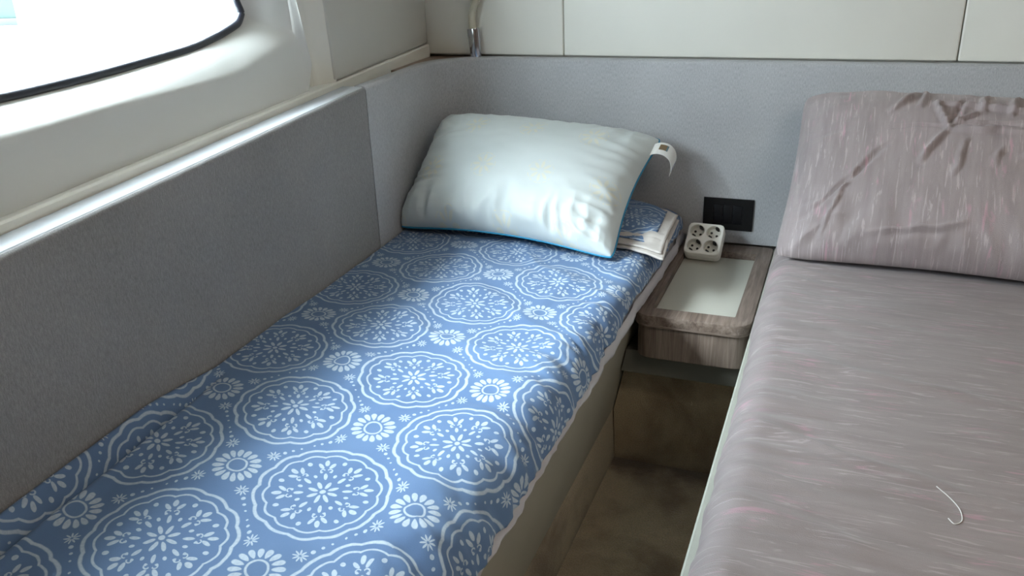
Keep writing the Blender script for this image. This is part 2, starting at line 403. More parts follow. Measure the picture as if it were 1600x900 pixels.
# headboard plan: along left wall, round the corner, along the back wall
CR = .13
def corner_path():
    d = Vector((-.09, 1)).normalized()           # along the wall towards the back
    nrm = Vector((1, .09)).normalized()
    # circle tangent to the wall line and to y = 0
    cy = -CR
    cx = -.69 - .09 * cy + CR * math.sqrt(1 + .0081)
    P = []
    for i in range(9):
        y = -.478 + (cy + CR * nrm.y * -1 + .478) * i / 8
        P.append(((-.69 - .09 * y), y, nrm.x, nrm.y))
    a0 = math.atan2(-nrm.y, -nrm.x); a1 = PI / 2
    if a0 < 0: a0 += 2 * PI
    for i in range(1, 17):
        a = a0 + (a1 - a0) * i / 16
        P.append((cx + CR * math.cos(a), cy + CR * math.sin(a), -math.cos(a), -math.sin(a)))
    for i in range(1, 25):
        P.append((cx + (1.5 - cx) * i / 24, 0, 0, -1))
    return P
CP = corner_path()
def zl(y): return .4605 + .036 * y
def head_profile(zt): return [(0, .003), (0, .05), (0, zt - .16), (0, zt - .009), (-.0015, zt - .004), (-.005, zt - .001), (-.010, zt), (-.026, zt), (-.026, .003)]
hb = bmesh.new(); rows = []
for x, y, nx, ny in CP:
    zt = .4445
    rows.append([hb.verts.new((x + nx * o, y + ny * o, z)) for o, z in head_profile(zt)])
for j in range(len(rows) - 1):
    for i in range(9): hb.faces.new((rows[j][i], rows[j][(i + 1) % 9], rows[j + 1][(i + 1) % 9], rows[j + 1][i]))
hb.faces.new(rows[0]); hb.faces.new(rows[-1][::-1])
headboard = tag(bm_obj('padded_headboard', hb, M['heather'], None, True, .9), 'grey fabric padded headboard curving round the corner behind both pillows', 'headboard')
lp = [(x - nx * .027, y - ny * .027) for x, y, nx, ny in CP if y > -.24]
struct(plan('trim_1', lp + [(1.5, .0615), (-.775, .0615), (-.775, .03), (-.745, .0), (-.742, lp[0][1])], .40, .4405, M['dark_wood']))

side = prism('padded_side_panel', [(0, 0), (0, 1), (-.0015, 1.005), (-.005, 1.008), (-.010, 1.0085), (-.053, 1.0085), (-.053, 0)], -.4815, -2.3, M['heather_shaded'],
             f=lambda o, y, z: L(o, y, .003 + (zl(y) - .0095 - .003) * min(z, 1) + max(0, z - 1)), n=24)
tag(side, 'long grey fabric padded panel on the wall beneath the window', 'wall padding')
strip = prism('top_strip', [(-.0050, 1.0070), (-.0075, 1.0098), (-.0525, 1.0100), (-.0525, 1.0080), (-.010, 1.0080)], -.4835, -2.3, M['lit_cap'], side,
              f=lambda o, y, z: L(o, y, zl(y) - .0095 + z - 1), n=24)

for p in strip.data.polygons: p.use_smooth = False
def rz(y): return .472 + .034 * y
rail = struct(prism('trim_2', [(-.0545, -.048), (-.0545, -.003), (-.0575, 0), (-.105, 0), (-.105, -.048)], .029, -2.3, M['cream'], f=lambda o, y, z: L(o, y, rz(y) + z), n=6))
up = prism('wall_panel', [(-.058, 0), (-.100, 0), (-.100, 1), (-.058, 1)], .029, -.503, M['cream_shaded'],
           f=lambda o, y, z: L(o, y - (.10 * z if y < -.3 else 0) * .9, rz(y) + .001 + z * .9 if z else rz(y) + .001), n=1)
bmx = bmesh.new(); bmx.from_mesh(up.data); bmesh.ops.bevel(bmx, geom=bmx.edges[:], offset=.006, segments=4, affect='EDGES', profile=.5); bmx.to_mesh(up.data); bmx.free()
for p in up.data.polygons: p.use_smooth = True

# window in the left wall: moulded surround, black gasket, pane
G_ = [(-1.70, .62), (-1.64, .562), (-1.269, .550), (-1.097, .554), (-.892, .564), (-.847, .568), (-.779, .579), (-.721, .592), (-.703, .610), (-.717, .634), (-.775, .86), (-.83, .90), (-1.62, .90), (-1.70, .86)]
C_ = [(-1.73, .61), (-1.66, .551), (-1.283, .540), (-1.097, .544), (-.93, .553), (-.865, .557), (-.790, .564), (-.700, .578), (-.674, .593), (-.682, .634), (-.745, .88), (-.80, .925), (-1.64, .925), (-1.73, .88)]
B_ = [(-1.80, .60), (-1.74, .53), (-1.322, .515), (-1.120, .5205), (-.981, .5205), (-.90, .521), (-.806, .524), (-.625, .556), (-.607, .565), (-.612, .630), (-.66, .92), (-.70, .97), (-1.70, .97), (-1.80, .92)]
A_ = [(-1.95, .60), (-1.95, .440), (-1.35, .452), (-1.120, .461), (-.92, .465), (-.82, .467), (-.690, .470), (-.606, .472), (-.592, .495), (-.602, .630), (-.645, .95), (-.69, 1.02), (-1.80, 1.02), (-1.95, .98)]
def chaikin(pts, it=3):
    for k in range(it):
        n = len(pts); q = []; w = .13 if k == 0 else .25
        for i in range(n):
            a, b_ = pts[i], pts[(i + 1) % n]
            q += [(a[0] * (1 - w) + b_[0] * w, a[1] * (1 - w) + b_[1] * w), (a[0] * w + b_[0] * (1 - w), a[1] * w + b_[1] * (1 - w))]
        pts = q
    return pts
def lp2(pts, o): return [L(o, a, c) for a, c in chaikin(pts)]
def blend(P, Q, t): return [(a[0] * (1 - t) + b2[0] * t, a[1] * (1 - t) + b2[1] * t) for a, b2 in zip(P, Q)]
def seamy(z): return -.564 - (z - .464) * .25
O_ = [(-2.3, .60), (-2.3, rz(-2.3) - .003), (-1.37, rz(-1.37) - .003), (-1.146, rz(-1.146) - .003), (-.95, rz(-.95) - .003), (-.85, rz(-.85) - .003), (-.729, rz(-.729) - .003), (-.60, rz(-.6) - .003), (seamy(.50), .50), (seamy(.632), .632), (seamy(1.0), 1.0), (seamy(1.36), 1.36), (-1.80, 1.36), (-2.3, 1.36)]
def lin(pts, o, per=8):
    n = len(pts); return [L(o, pts[i][0] + (pts[(i + 1) % n][0] - pts[i][0]) * k / per, pts[i][1] + (pts[(i + 1) % n][1] - pts[i][1]) * k / per) for i in range(n) for k in range(per)]
win = struct(empty('window_1', L(-.10, -1.2, .55)))
def under(o, par):
    o.parent = par; o.matrix_parent_inverse = Matrix.Translation(-Vector(par.location)); return o
AB = lambda t: blend(A_, B_, t)
under(loft('window_surround', [lin(O_, -.070), lp2(A_, -.076), lp2(AB(.8), -.080), lp2(AB(.93), -.0815), lp2(B_, -.085), lp2(blend(B_, C_, .12), -.088), lp2(blend(B_, C_, .5), -.100), lp2(blend(B_, C_, .92), -.116), lp2(C_, -.120), lp2(blend(C_, G_, .4), -.127), lp2(G_, -.136), lp2(G_, -.160)], M['gelcoat'], None, True, True, .75), win)
under(bm_obj('gasket', tube_bm(lp2(G_, -.133), .0072, 10, True), M['gasket']), win)
gp = [Vector((a, c, 0)) for a, c in chaikin(G_)]
bm = bmesh.new(); f0 = [bm.verts.new(L(-.141, q.x, q.y)) for q in gp]; f1 = [bm.verts.new(L(-.146, q.x, q.y)) for q in gp]
bm.faces.new(f0); bm.faces.new(f1[::-1])
for i in range(len(gp)): bm.faces.new((f0[i], f0[(i + 1) % len(gp)], f1[(i + 1) % len(gp)], f1[i]))
under(bm_obj('window_pane', bm, M['glass'], None, False), win)
# jamb strip between the surround and the upper panel
bm = bmesh.new(); rows = []
for j in range(13):
    z = .4535 + (1.36 - .4535) * j / 12
    y0, y1 = seamy(z) + .0030, -.499 - (z - .457) * .10
    rows.append([bm.verts.new(L(-.084 + .0255 * (k / 10) ** 2.2 + (-.005 if k in (0, 2) else 0), y0 + (y1 - y0) * k / 10, z)) for k in range(11)])
for j in range(12):
    for k in range(10): bm.faces.new((rows[j][k], rows[j][k + 1], rows[j + 1][k + 1], rows[j + 1][k]))
under(bm_obj('window_jamb', bm, M['cream'], None, True, 1.2), win)  # paler than the surround: light on the jamb put into its material
# hull behind the linings, with an opening for the window
HO = [(-3.0, .60), (-3.0, FZ), (-1.6, FZ), (-1.2, FZ), (-.95, FZ), (-.85, FZ), (-.5, FZ), (.10, FZ), (.12, .3), (.12, .632), (.12, 1.1), (.12, 1.40), (-1.80, 1.40), (-3.0, 1.40)]
wl = struct(loft('wall_left', [lin(HO, -.115), lin(HO, -.20), lp2(G_, -.20), lp2(G_, -.162), lp2(blend(A_, B_, .3), -.115), lin(HO, -.115)], M['gelcoat'], None, True, False))
up.parent = wl

# outdoors: pale sunlit quay with a glass rail panel in a clamp
quay = struct(box('ground', (-60, -60, -.50), (-1.6, 60, -.30), M['quay']))
# a sliver of a far glass rail panel standing on the quay
gpan = tag(empty('glass_rail_panel', (-13.05, 8.72, -.30)), 'pale green glass panel in a metal clamp seen outside through the window', 'glass panel')
gpan.rotation_euler = (0, 0, .37)
box('glass_sheet', (-.45, -.01, .06), (.15, .01, 1.3), M['green_glass'], gpan)
box('clamp', (-.20, -.06, .0005), (.17, .06, .12), M['steel'], gpan, .01)

# ------------------------------------------------------------------ berths
bl = tag(empty('berth_base', (-.36, -1.0, FZ)), 'cream berth base with undercut side and carpeted foot, under the blue-sheeted mattress', 'berth')
def base_under(o, par): o.parent = par; o.matrix_parent_inverse = Matrix.Translation(-Vector(par.location)); return o
def lefty(x, y, z): return (x if x > -.5 else -.685 - .09 * y, y, z)
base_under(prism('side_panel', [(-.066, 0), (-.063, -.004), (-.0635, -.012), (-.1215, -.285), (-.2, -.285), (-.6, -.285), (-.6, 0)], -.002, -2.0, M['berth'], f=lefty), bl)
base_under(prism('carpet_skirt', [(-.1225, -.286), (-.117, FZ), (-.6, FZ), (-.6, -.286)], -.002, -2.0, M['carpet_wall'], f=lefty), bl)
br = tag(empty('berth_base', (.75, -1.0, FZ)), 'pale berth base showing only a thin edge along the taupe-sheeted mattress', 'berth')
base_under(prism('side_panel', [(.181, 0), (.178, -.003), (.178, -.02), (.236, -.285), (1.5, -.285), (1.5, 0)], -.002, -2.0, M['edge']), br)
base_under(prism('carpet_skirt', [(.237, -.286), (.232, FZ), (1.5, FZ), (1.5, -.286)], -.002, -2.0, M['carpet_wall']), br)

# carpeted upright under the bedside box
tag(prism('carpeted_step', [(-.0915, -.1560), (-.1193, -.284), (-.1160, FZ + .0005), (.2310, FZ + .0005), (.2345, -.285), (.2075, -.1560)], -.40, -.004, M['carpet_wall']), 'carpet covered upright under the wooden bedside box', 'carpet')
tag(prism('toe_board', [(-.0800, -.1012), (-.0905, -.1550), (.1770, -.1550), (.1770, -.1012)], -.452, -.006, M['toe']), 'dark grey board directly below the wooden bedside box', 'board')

# ------------------------------------------------------------------ bedside box with inset tray
ns = tag(empty('bedside_box', (.055, -.24, -.10)), 'low wooden bedside box with inset pale tray between the two berths', 'bedside table')
X0, X1, Y0, Y1 = -.060, .1765, -.488, -.002
def round_rect(x0, x1, y0, y1, rs, n=8):
    P = []
    for (cx, cy, sx, sy, r, a0) in ((x0, y0, 1, 1, rs[0], PI), (x1, y0, -1, 1, rs[1], 1.5 * PI), (x1, y1, -1, -1, rs[2], 0), (x0, y1, 1, -1, rs[3], .5 * PI)):
        for k in range(n + 1):
            a = a0 + k / n * PI / 2; P.append((cx + sx * r + r * math.cos(a), cy + sy * r + r * math.sin(a)))
    return P
out = round_rect(X0, X1, Y0, Y1, (.036, .034, .018, .018)); out2 = round_rect(X0 - .0, X1, Y0, Y1, (.036, .034, .018, .018))
inn = round_rect(-.028, .141, -.446, -.062, (.003,) * 4)
cxm = (X0 + X1) / 2; cym = (Y0 + Y1) / 2
def off(P, d):
    res = []
    n = len(P)
    for i, q in enumerate(P):
        t = Vector((P[(i + 1) % n][0] - P[i - 1][0], P[(i + 1) % n][1] - P[i - 1][1])).normalized(); res.append((q[0] - t.y * d, q[1] + t.x * d))
    return res
ring = lambda P, z: [Vector((x, y, z)) for x, y in P]
base_under(loft('top_frame', [ring(out, -.021), ring(out, -.003), ring(off(out, .0012), -.0008), ring(off(out, .003), 0), ring(inn, 0), ring(inn, -.018)], M['wood_y'], None, True, True, .5), ns)
o = bpy.data.objects
base_under(box('tray', (-.027, -.447, -.0205), (.142, -.061, -.0165), M['tray']), ns)
bo = off(out, .0055)
base_under(loft('body', [ring(off(bo, .03), -.022), ring(bo, -.0215), ring(bo, -.098), ring(off(bo, .002), -.1), ring(off(bo, .05), -.1)], M['wood_z'], None, True, True, .5), ns)
lipm = base_under(loft('edge_band', [ring(off(out, .0016), -.0265), ring(off(out, -.0004), -.0255), ring(off(out, -.0004), -.0215), ring(off(out, .003), -.0208)], M['wood_x'], None, True, True, .5), ns)

# ------------------------------------------------------------------ mattresses and sheets
def left_wall_x(y): return -.69 - .09 * y
def corner_x(y):
    cx = -.69 + .09 * CR + CR * math.sqrt(1.0081)
    if y <= -CR + CR * -.09: return left_wall_x(y)
    return max(left_wall_x(y), cx - math.sqrt(max(0, CR * CR - (y + CR) ** 2)))
ML_T = .055
def zoff(y): return 0
ml = tag(empty('mattress', (-.35, -1.0, 0)), 'thin mattress in pale lilac-grey cover, its edge showing under the blue sheet', 'mattress')
# rounded slab whose right side shows below the sheet
prof = [(0, .001), (.0, .055)]
bm = bmesh.new(); rows = []
NY = 160
for j in range(NY + 1):
    y = -.012 - (1.96 - .012) * j / NY
    wob = .004 * fb(y * 9, 2.0) + .003 * fb(y * 31, 5.0)
    xe = -.050 + wob + .006 * ss(-.5, -.2, y)
    xl = corner_x(y) + .006
    rr = .050 + .035 * ss(-.7, -1.3, y)
    P = [(xl, .002), (xl, .06), (xe - rr - .012, .06)]
    for k in range(1, 7):
        a = PI / 2 * (1 - k / 6); P.append((xe - rr + rr * math.cos(a) - .009, .008 + .050 * math.sin(a)))
    hf = ss(-1.05, -.6, y)
    P += [(xe - .011 + .007 * hf, .018 + .010 * hf), (xe - .006 + .008 * hf, .009 + .011 * hf), (xe + .002 + .003 * fb(y * 40, 9.0), .0055 + .004 * hf), (xe, .0018)]
    rows.append([bm.verts.new((x, y, z)) for x, z in P])
m_ = len(rows[0])
for j in range(NY):
    for i in range(m_): bm.faces.new((rows[j][i], rows[j][(i + 1) % m_], rows[j + 1][(i + 1) % m_], rows[j + 1][i]))
bm.faces.new(rows[0]); bm.faces.new(rows[-1][::-1])
base_under(bm_obj('cover', bm, M['cover'], None, True, 1.2), ml)

def top_left(u, y):
    """height of the blue sheet over the mattress, u = distance from the left wall"""
    z = .083 + .022 * ss(.35, .0, u) * ss(-.4, -1.2, y)
    z += .0035 * fb(u * 5, y * 5, 1.0)
    # ruck riding up the panel at the near end
    k = ss(-1.10, -1.30, y)
    z += k * .022 * math.exp(-((u - .006) / .014) ** 2) - k * .020 * math.exp(-((u - .031) / .006) ** 2) + k * .006 * math.exp(-((u - .048) / .014) ** 2)
    # long soft wrinkles
    w = ridge(u * 2.2 + y * 5.5 + .3 * fb(u * 4, y * 4, 3), y * 1.2 - u * 3, 4.0)
    z += .0045 * max(0, w - .5) * 2 * ss(.08, .2, u)
    w = ridge(u * 6 - y * 2.2 + .4 * fb(u * 5, y * 5, 6), y * 3 + u * 2, 9.0)
    z += .0028 * max(0, w - .5) * 2 * ss(.05, .2, u)
    return z
# sheet: arc-length profile across, many stations along
NU, NV = 190, 330
V_, UV_ = [], []
for j in range(NV):
    y = -.022 - (1.93 - .022) * j / (NV - 1)
    xl = corner_x(y) + .0045
    wob = .005 * fb(y * 7, 12.0)
    xe = -.052 + wob + .004 * ss(-.6, -.3, y)
    zend = .021 + .004 * fb(y * 6, 14.0) + .024 * ss(-1.0, -.5, y) - .007 * ss(-1.0, -1.3, y)
    R1 = .050 + .035 * ss(-.7, -1.3, y)
    flat = (xe - R1) - xl
    zt = top_left(max(flat + R1 * .3, .2), y)
    Rz = min(R1, zt - zend)
    arc = (R1 + Rz) / 2 * PI / 2; drop = max(0, zt - Rz - zend); tot = flat + arc + drop
    u_off = xl - left_wall_x(y); row, ss_ = [], []
    for i in range(NU):
        f = i / (NU - 1)
        s = tot * f
        if s <= flat: x, z, nx, nz_ = xl + s, None, 0, 1
        elif s <= flat + arc:
            a = (s - flat) / arc * PI / 2; x = xe - R1 + R1 * math.sin(a); z = zt - Rz + Rz * math.cos(a); nx, nz_ = math.sin(a), math.cos(a)
        else: x, z, nx, nz_ = xe, zt - Rz - (s - flat - arc), 1, 0
        tl = top_left(s + u_off, y)
        if z is None: z = tl
        else: z = z + (tl - zt) * max(0, nz_)
        # gathers over the rounded edge, running across it and slightly diagonal
        e = ss(flat - .09, flat + arc * .6, s)
        if e > 0:
            ph = y * 26 + s * 9
            g = ridge(ph + .8 * fb(y * 5, s * 6, 8), s * 5, 2.0)
            d = e * (.0075 * (g - .3) + .004 * fb(y * 22, s * 14, 3)) * (.65 + .7 * ss(-.4, -1.2, y))
            x += nx * d; z += nz_ * d * .8
        row.append((x, y, max(z, .0035))); ss_.append(s + u_off)
    V_ += row
    cum = [0.0]
    for a, b_ in zip(row, row[1:]): cum.append(cum[-1] + math.hypot(b_[0] - a[0], b_[2] - a[2]))
    k0 = min(range(NU), key=lambda q: abs(ss_[q] - .22)); sh = ss_[k0] - cum[k0]
    UV_ += [(q + sh, y) for q in cum]
bs = link_mesh('patterned_sheet', V_, grid_faces(NU, NV), M['blue'], None, True, UV_)
so = bs.modifiers.new('cloth_thickness', 'SOLIDIFY'); so.thickness = .0018; so.offset = 1
tag(bs, 'blue sheet printed with pale medallions on the left berth', 'bed sheet')

# right mattress with the taupe sheet
NU, NV = 230, 300
V_, UV_ = [], []
for j in range(NV):
    y = -.012 - (1.95 - .012) * j / (NV - 1)
    xe = .199 - .007 * ss(-.80, -.55, y) + .0028 * fb(y * 8, 31.0) + .002 * fb(y * 24, 33.0)
    if y > -.47: xe = max(xe, .186)
    zend = .004
    R1 = .046; zt = .098; Rz = .052
    arc = (R1 + Rz) / 2 * PI / 2; drop = zt - Rz - zend; flat = 1.45 - xe - R1; tot = flat + arc + drop
    for i in range(NU):
        f = (i / (NU - 1)) ** 1.35
        s = tot * f                        # from the hanging hem inwards
        if s < drop: x, z, nx, nz_ = xe + .006 * (1 - s / drop), zend + s, -1, 0
        elif s < drop + arc:
            a = (s - drop) / arc * PI / 2; x = xe + R1 - R1 * math.cos(a); z = zt - Rz + Rz * math.sin(a); nx, nz_ = -math.cos(a), math.sin(a)
        else: x, z, nx, nz_ = xe + R1 + s - drop - arc, zt, 0, 1
        e = ss(.34, .02, s) * ss(0, .02, s)
        g = ridge(y * 17 + s * 4 + .7 * fb(y * 4, s * 3, 18), s * 3.0, 12.0)
        d = e * (.0065 * max(0, g - .35) * 1.6 + .0022 * fb(y * 30, s * 7, 13))
        # broad creases slanting across the top
        for (y0, sl, wd, am) in ((-.78, -.22, .012, .006), (-.99, -.34, .010, .0065), (-1.17, -.26, .013, .006), (-1.30, -.45, .012, .005), (-.62, -.12, .014, .004)):
            q = y - (y0 + sl * (s - .05) + .02 * fb(s * 5, y0, 3)); d += 1.6 * am * math.exp(-(q / wd) ** 2) * ss(0, .06, s) * ss(.62, .25, s) * (.6 + .5 * fb(s * 7, y0 * 5, 2))
        d += .0040 * fb(x * 5, y * 6, 21.0) * nz_
        V_.append((x + nx * d * .4, y, z + nz_ * d)); UV_.append((s, y))
ts = link_mesh('fitted_sheet', V_, grid_faces(NU, NV), M['taupe'], None, True, UV_)
so = ts.modifiers.new('cloth_thickness', 'SOLIDIFY'); so.thickness = .0018; so.offset = 1
tag(ts, 'taupe sheet with pink and white streaks, fitted over the right berth', 'bed sheet')
thp = spline([(.452, -1.095, .1035), (.464, -1.108, .1035), (.474, -1.128, .1035), (.475, -1.148, .1035), (.467, -1.158, .1035), (.461, -1.150, .1035)], 6)

# ------------------------------------------------------------------ pillows
def pillow(name, c, T, Tb, inset, mat, wr, seed, zmin, ymax, creases=(), nu=150, nv=110, parent=None, bulge=(0, 0)):
    """c: corners BL, BR, TR, TL; T / Tb: front and back half thickness; inset: pull-in of bottom, right, top, left edges"""
    BL, BR, TR, TL = [Vector(q) for q in c]
    nrm = ((BR - BL).cross(TL - BL)).normalized()
    W = (BR - BL).length; H = (TL - BL).length
    def P(u, v):
        s, t = (u + 1) / 2, (v + 1) / 2
        du = 0; dv = 0
        ib, ir, it, il = inset
        s2 = s + il * (1 - s) * (1 - v * v) - ir * s * (1 - v * v)
        t2 = t + ib * (1 - t) * (1 - u * u) - it * t * (1 - u * u)
        cr = .035 * (abs(u) * abs(v)) ** 9; s2 += (.5 - s2) * cr; t2 += (.5 - t2) * cr * 1.4
        return BL * (1 - s2) * (1 - t2) + BR * s2 * (1 - t2) + TR * s2 * t2 + TL * (1 - s2) * t2
    V, UVs = [], []
    def sgn(q): return -1 if q < 0 else 1
    def height(u, v): return (max(0, 1 - abs(u) ** 2.6) ** .55) * (max(0, 1 - abs(v) ** 2.4) ** .55)
    for side in (1, -1):
        for j in range(nv):
            for i in range(nu):
                u, v = math.sin((i / (nu - 1) - .5) * PI), math.sin((j / (nv - 1) - .5) * PI)
                h = height(u, v); p = P(u, v)
                # gathers running in from the seams
                eu, ev = 1 - abs(u), 1 - abs(v)
                w = 0
                a = ss(.75, .0, ev) * ss(0, .10, ev)
                w += a * (ridge(u * 7 + .5 * fb(u * 3, v * 2, seed), v * 1.1 + sgn(v) * 3, seed) - .2) * (1.3 if v < 0 else .7)
                a = ss(.55, .0, eu) * ss(0, .08, eu)
                w += a * (ridge(v * 5.5 + .5 * fb(u * 2, v * 3, seed + 2), u * 1.2 + sgn(u) * 5, seed + 1) - .2)
                a = ss(1.0, .3, eu + ev)
                w += a * .8 * ridge((u * sgn(u) - v * sgn(v)) * 5, (abs(u) + abs(v)) * .8 + sgn(u) * 3 + sgn(v), seed + 4)
                d = wr * w * min(1, h * 2) + .006 * fb(u * 1.6, v * 1.6, seed + 6) * h
                for (u0, v0, u1, v1, wd, am) in creases:
                    ax, ay = (u1 - u0) * W, (v1 - v0) * H; qx, qy = (u - u0) * W + .016 * fb(u * 4, v * 4, 5.5), (v - v0) * H + .016 * fb(u * 4, v * 4, 8.5); l2 = ax * ax + ay * ay
                    t = (qx * ax + qy * ay) / l2; tt = max(0, min(1, t)); ex, ey = qx - tt * ax, qy - tt * ay; dd = math.hypot(ex, ey)
                    if dd < wd * 4: d += am * (math.exp(-(dd / wd) ** 2) - .35 * math.exp(-(dd / (wd * 2.2)) ** 2)) * math.sin(PI * (.15 + .7 * tt)) * 2
                if side > 0: p = p + nrm * (h * T + d)
                else: p = p - nrm * (h * Tb + d * .5)
                if p.z < zmin(p.x, p.y): p.z = zmin(p.x, p.y)
                if p.y > ymax: p.y = ymax
                lx = corner_x(p.y) + .006
                if p.x < lx: p.x = lx
                V.append(p); UVs.append(((u + 1) / 2 * W + (0 if side > 0 else 2), (v + 1) / 2 * H))
    F = grid_faces(nu, nv); n = nu * nv
    F += [(a + n, d_ + n, c_ + n, b_ + n) for a, b_, c_, d_ in grid_faces(nu, nv)]
    bd = list(range(nu)) + [j * nu + nu - 1 for j in range(1, nv)] + [(nv - 1) * nu + i for i in range(nu - 2, -1, -1)] + [j * nu for j in range(nv - 2, 0, -1)]
    edge = [V[i].copy() for i in bd]
    me = bpy.data.meshes.new(name); me.from_pydata([tuple(q) for q in V], [], F); me.update()
    ul = me.uv_layers.new(name='UVMap')
    for l in me.loops: ul.data[l.index].uv = UVs[l.vertex_index]
    bm = bmesh.new(); bm.from_mesh(me); bmesh.ops.remove_doubles(bm, verts=bm.verts[:], dist=1e-5); bmesh.ops.recalc_face_normals(bm, faces=bm.faces[:]); bm.to_mesh(me); bm.free()
    o = bpy.data.objects.new(name, me); COL.objects.link(o); me.materials.append(mat)
    for q in me.polygons: q.use_smooth = True
    if parent: base_under(o, parent)
    return o, edge, P, nrm
zl_ = lambda x, y: .092
pw = tag(empty('pillow', (-.39, -.25, .09)), 'white pillow with pale flower print and blue piping on the blue sheet', 'pillow')
o, edge, P, nrm = pillow('pillow_case', [(-.668, -.370, .094), (-.111, -.452, .098), (-.092, -.070, .275), (-.646, -.115, .314)], .098, .055, (.075, .04, .0, .02), M['pillow'], .0110, 3.0, zl_, -.006, parent=pw)
sub = [e - nrm * .002 for e in edge[::2]]
base_under(bm_obj('piping', tube_bm(sub, .0027, 8, True), M['piping']), pw)
# care label sewn into the right upper seam
tg = [(-.112, -.112, .264), (-.094, -.104, .270), (-.074, -.098, .266), (-.060, -.096, .253), (-.055, -.098, .235), (-.058, -.102, .218)]
ts_ = spline(tg, 5); wv = Vector((-.006, -.040, -.022)).normalized() * .040
def ribbon(name, pts, w, mat, parent, lift=0.0, a=0.0, b_=1.0, t=.0006, th=.0008):
    bm = bmesh.new(); r0 = []
    for i, q in enumerate(pts):
        tn = (pts[min(i + 1, len(pts) - 1)] - pts[max(i - 1, 0)]).normalized(); n_ = tn.cross(w).normalized()
        if n_.z < 0 and i < len(pts) * .6: n_ = -n_
        n0 = Vector((.4, -.35, .8)); n_ = n_ if n_.dot(n0) > 0 else -n_
        r0.append([bm.verts.new(q + w * a + n_ * lift), bm.verts.new(q + w * b_ + n_ * lift), bm.verts.new(q + w * b_ + n_ * (lift - th)), bm.verts.new(q + w * a + n_ * (lift - th))])
    for i in range(len(r0) - 1):
        for k in range(4): bm.faces.new((r0[i][k], r0[i][(k + 1) % 4], r0[i + 1][(k + 1) % 4], r0[i + 1][k]))
    bm.faces.new(r0[0]); bm.faces.new(r0[-1][::-1])
    return base_under(bm_obj(name, bm, mat, None, True, .8), parent)
lab = ribbon('care_label', ts_, wv, M['tag'], pw)
def rib_sub(name, pts, a, b_, mat):
    r = ribbon(name, pts, wv, mat, pw, .0006, a, b_, th=.0003); r.parent = lab; r.matrix_parent_inverse = Matrix.Identity(4)
    r.matrix_parent_inverse = (lab.parent.matrix_basis @ lab.matrix_parent_inverse).inverted() if False else Matrix.Translation((0, 0, 0)); return r
rib_sub('brown_print', ts_[6:12], .18, .62, M['tag_brown']); rib_sub('teal_print', ts_[10:12], .18, .62, M['tag_teal'])
for k in range(4): rib_sub('text_line', ts_[21:24], .15 + k * .18, .25 + k * .18, M['tag_grey'])

pr = tag(empty('pillow', (.53, -.25, .10)), 'taupe crumpled pillow with pink streaks leaning on the headboard at right', 'pillow')
cre = [(-.14, .33, .36, .35, .006, -.013), (-.14, .26, .36, .28, .007, .010), (-.42, .27, -.14, .31, .006, -.008), (-.14, .30, -.20, .62, .009, .012), (-.14, .30, -.04, .72, .009, -.010), (-.14, .28, -.26, -.12, .010, .009), (-.02, .18, -.08, -.26, .008, .008),
       (.36, .34, .33, .72, .008, .010), (.36, .3, .28, .02, .008, .008), (.18, .1, .12, -.14, .007, .006), (-.14, .3, .02, .5, .007, .010), (-.45, .5, -.32, .80, .012, .009), (-.30, .55, -.25, .88, .011, .009), (.05, .5, .08, .85, .011, .009), (.2, .5, .24, .85, .010, .008), (-.8, -.6, -.45, .05, .009, -.007), (-.75, -.85, -.62, -.2, .008, .006), (.45, .45, .5, .85, .010, .009), (-.2, .62, .4, .6, .014, .010), (-.5, -.85, .0, -.70, .010, .006)]
pillow('pillow_case', [(.196, -.372, .106), (.868, -.425, .108), (.872, -.045, .356), (.213, -.058, .384)], .105, .05, (.04, .02, -.01, .015), M['taupe_pillow'], .0080, 11.0, lambda x, y: .1035, -.006, cre, 190, 140, parent=pr)
# loose thread on the right sheet (laid on the surface)
bpy.context.view_layer.update()
dg = bpy.context.evaluated_depsgraph_get()
ev = ts.evaluated_get(dg)
pts = []
for q in thp:
    hit, loc, n_, _ = ev.ray_cast(Vector((q.x, q.y, .5)), Vector((0, 0, -1))); pts.append(Vector((q.x, q.y, (loc.z if hit else .1) + .0005)))
tag(bm_obj('thread', tube_bm(pts, .0006, 6), M['thread']), 'short curled white thread lying on the taupe sheet', 'thread')

# ------------------------------------------------------------------ folded sheet end beside the pillow
fs = tag(empty('folded_cover', (-.09, -.24, .095)), 'folded blue medallion cover with oyster lining, tucked beside the white pillow', 'bedding')
def flap(name, quad, mat, dz, t, seed, sag=True, n=34):
    A, B, C, D = [Vector(q) for q in quad]; V = []; UV = []
    for j in range(n):
        for i in range(n):
            s, t_ = i / (n - 1), j / (n - 1); p = A * (1 - s) * (1 - t_) + B * s * (1 - t_) + C * s * t_ + D * (1 - s) * t_
            p.z += dz + .0035 * fb(s * 3, t_ * 3, seed) + .004 * max(0, ridge(t_ * 5 + s * 1.5, seed, 0) - .3) * ss(.3, 1, t_)
            p.z -= .016 * ss(.65, 1.0, t_) + .006 * ss(.8, 1, s)
            V.append(p); UV.append((p.x + .7, p.y))
    o = base_under(link_mesh(name, V, grid_faces(n, n), mat, None, True, UV), fs)
    so = o.modifiers.new('cloth_thickness', 'SOLIDIFY'); so.thickness = t; so.offset = 0
    return o
flap('lining', [(-.235, -.050, .110), (-.030, -.165, .110), (-.018, -.400, .110), (-.225, -.330, .110)], M['oyster'], .000, .0035, 5)
flap('lining', [(-.240, -.042, .110), (-.036, -.150, .110), (-.026, -.384, .110), (-.230, -.322, .110)], M['oyster'], .0065, .0035, 9)
flap('printed_side', [(-.240, -.045, .110), (-.062, -.148, .110), (-.050, -.348, .110), (-.232, -.305, .110)], M['blue_fold'], .0125, .003, 7)

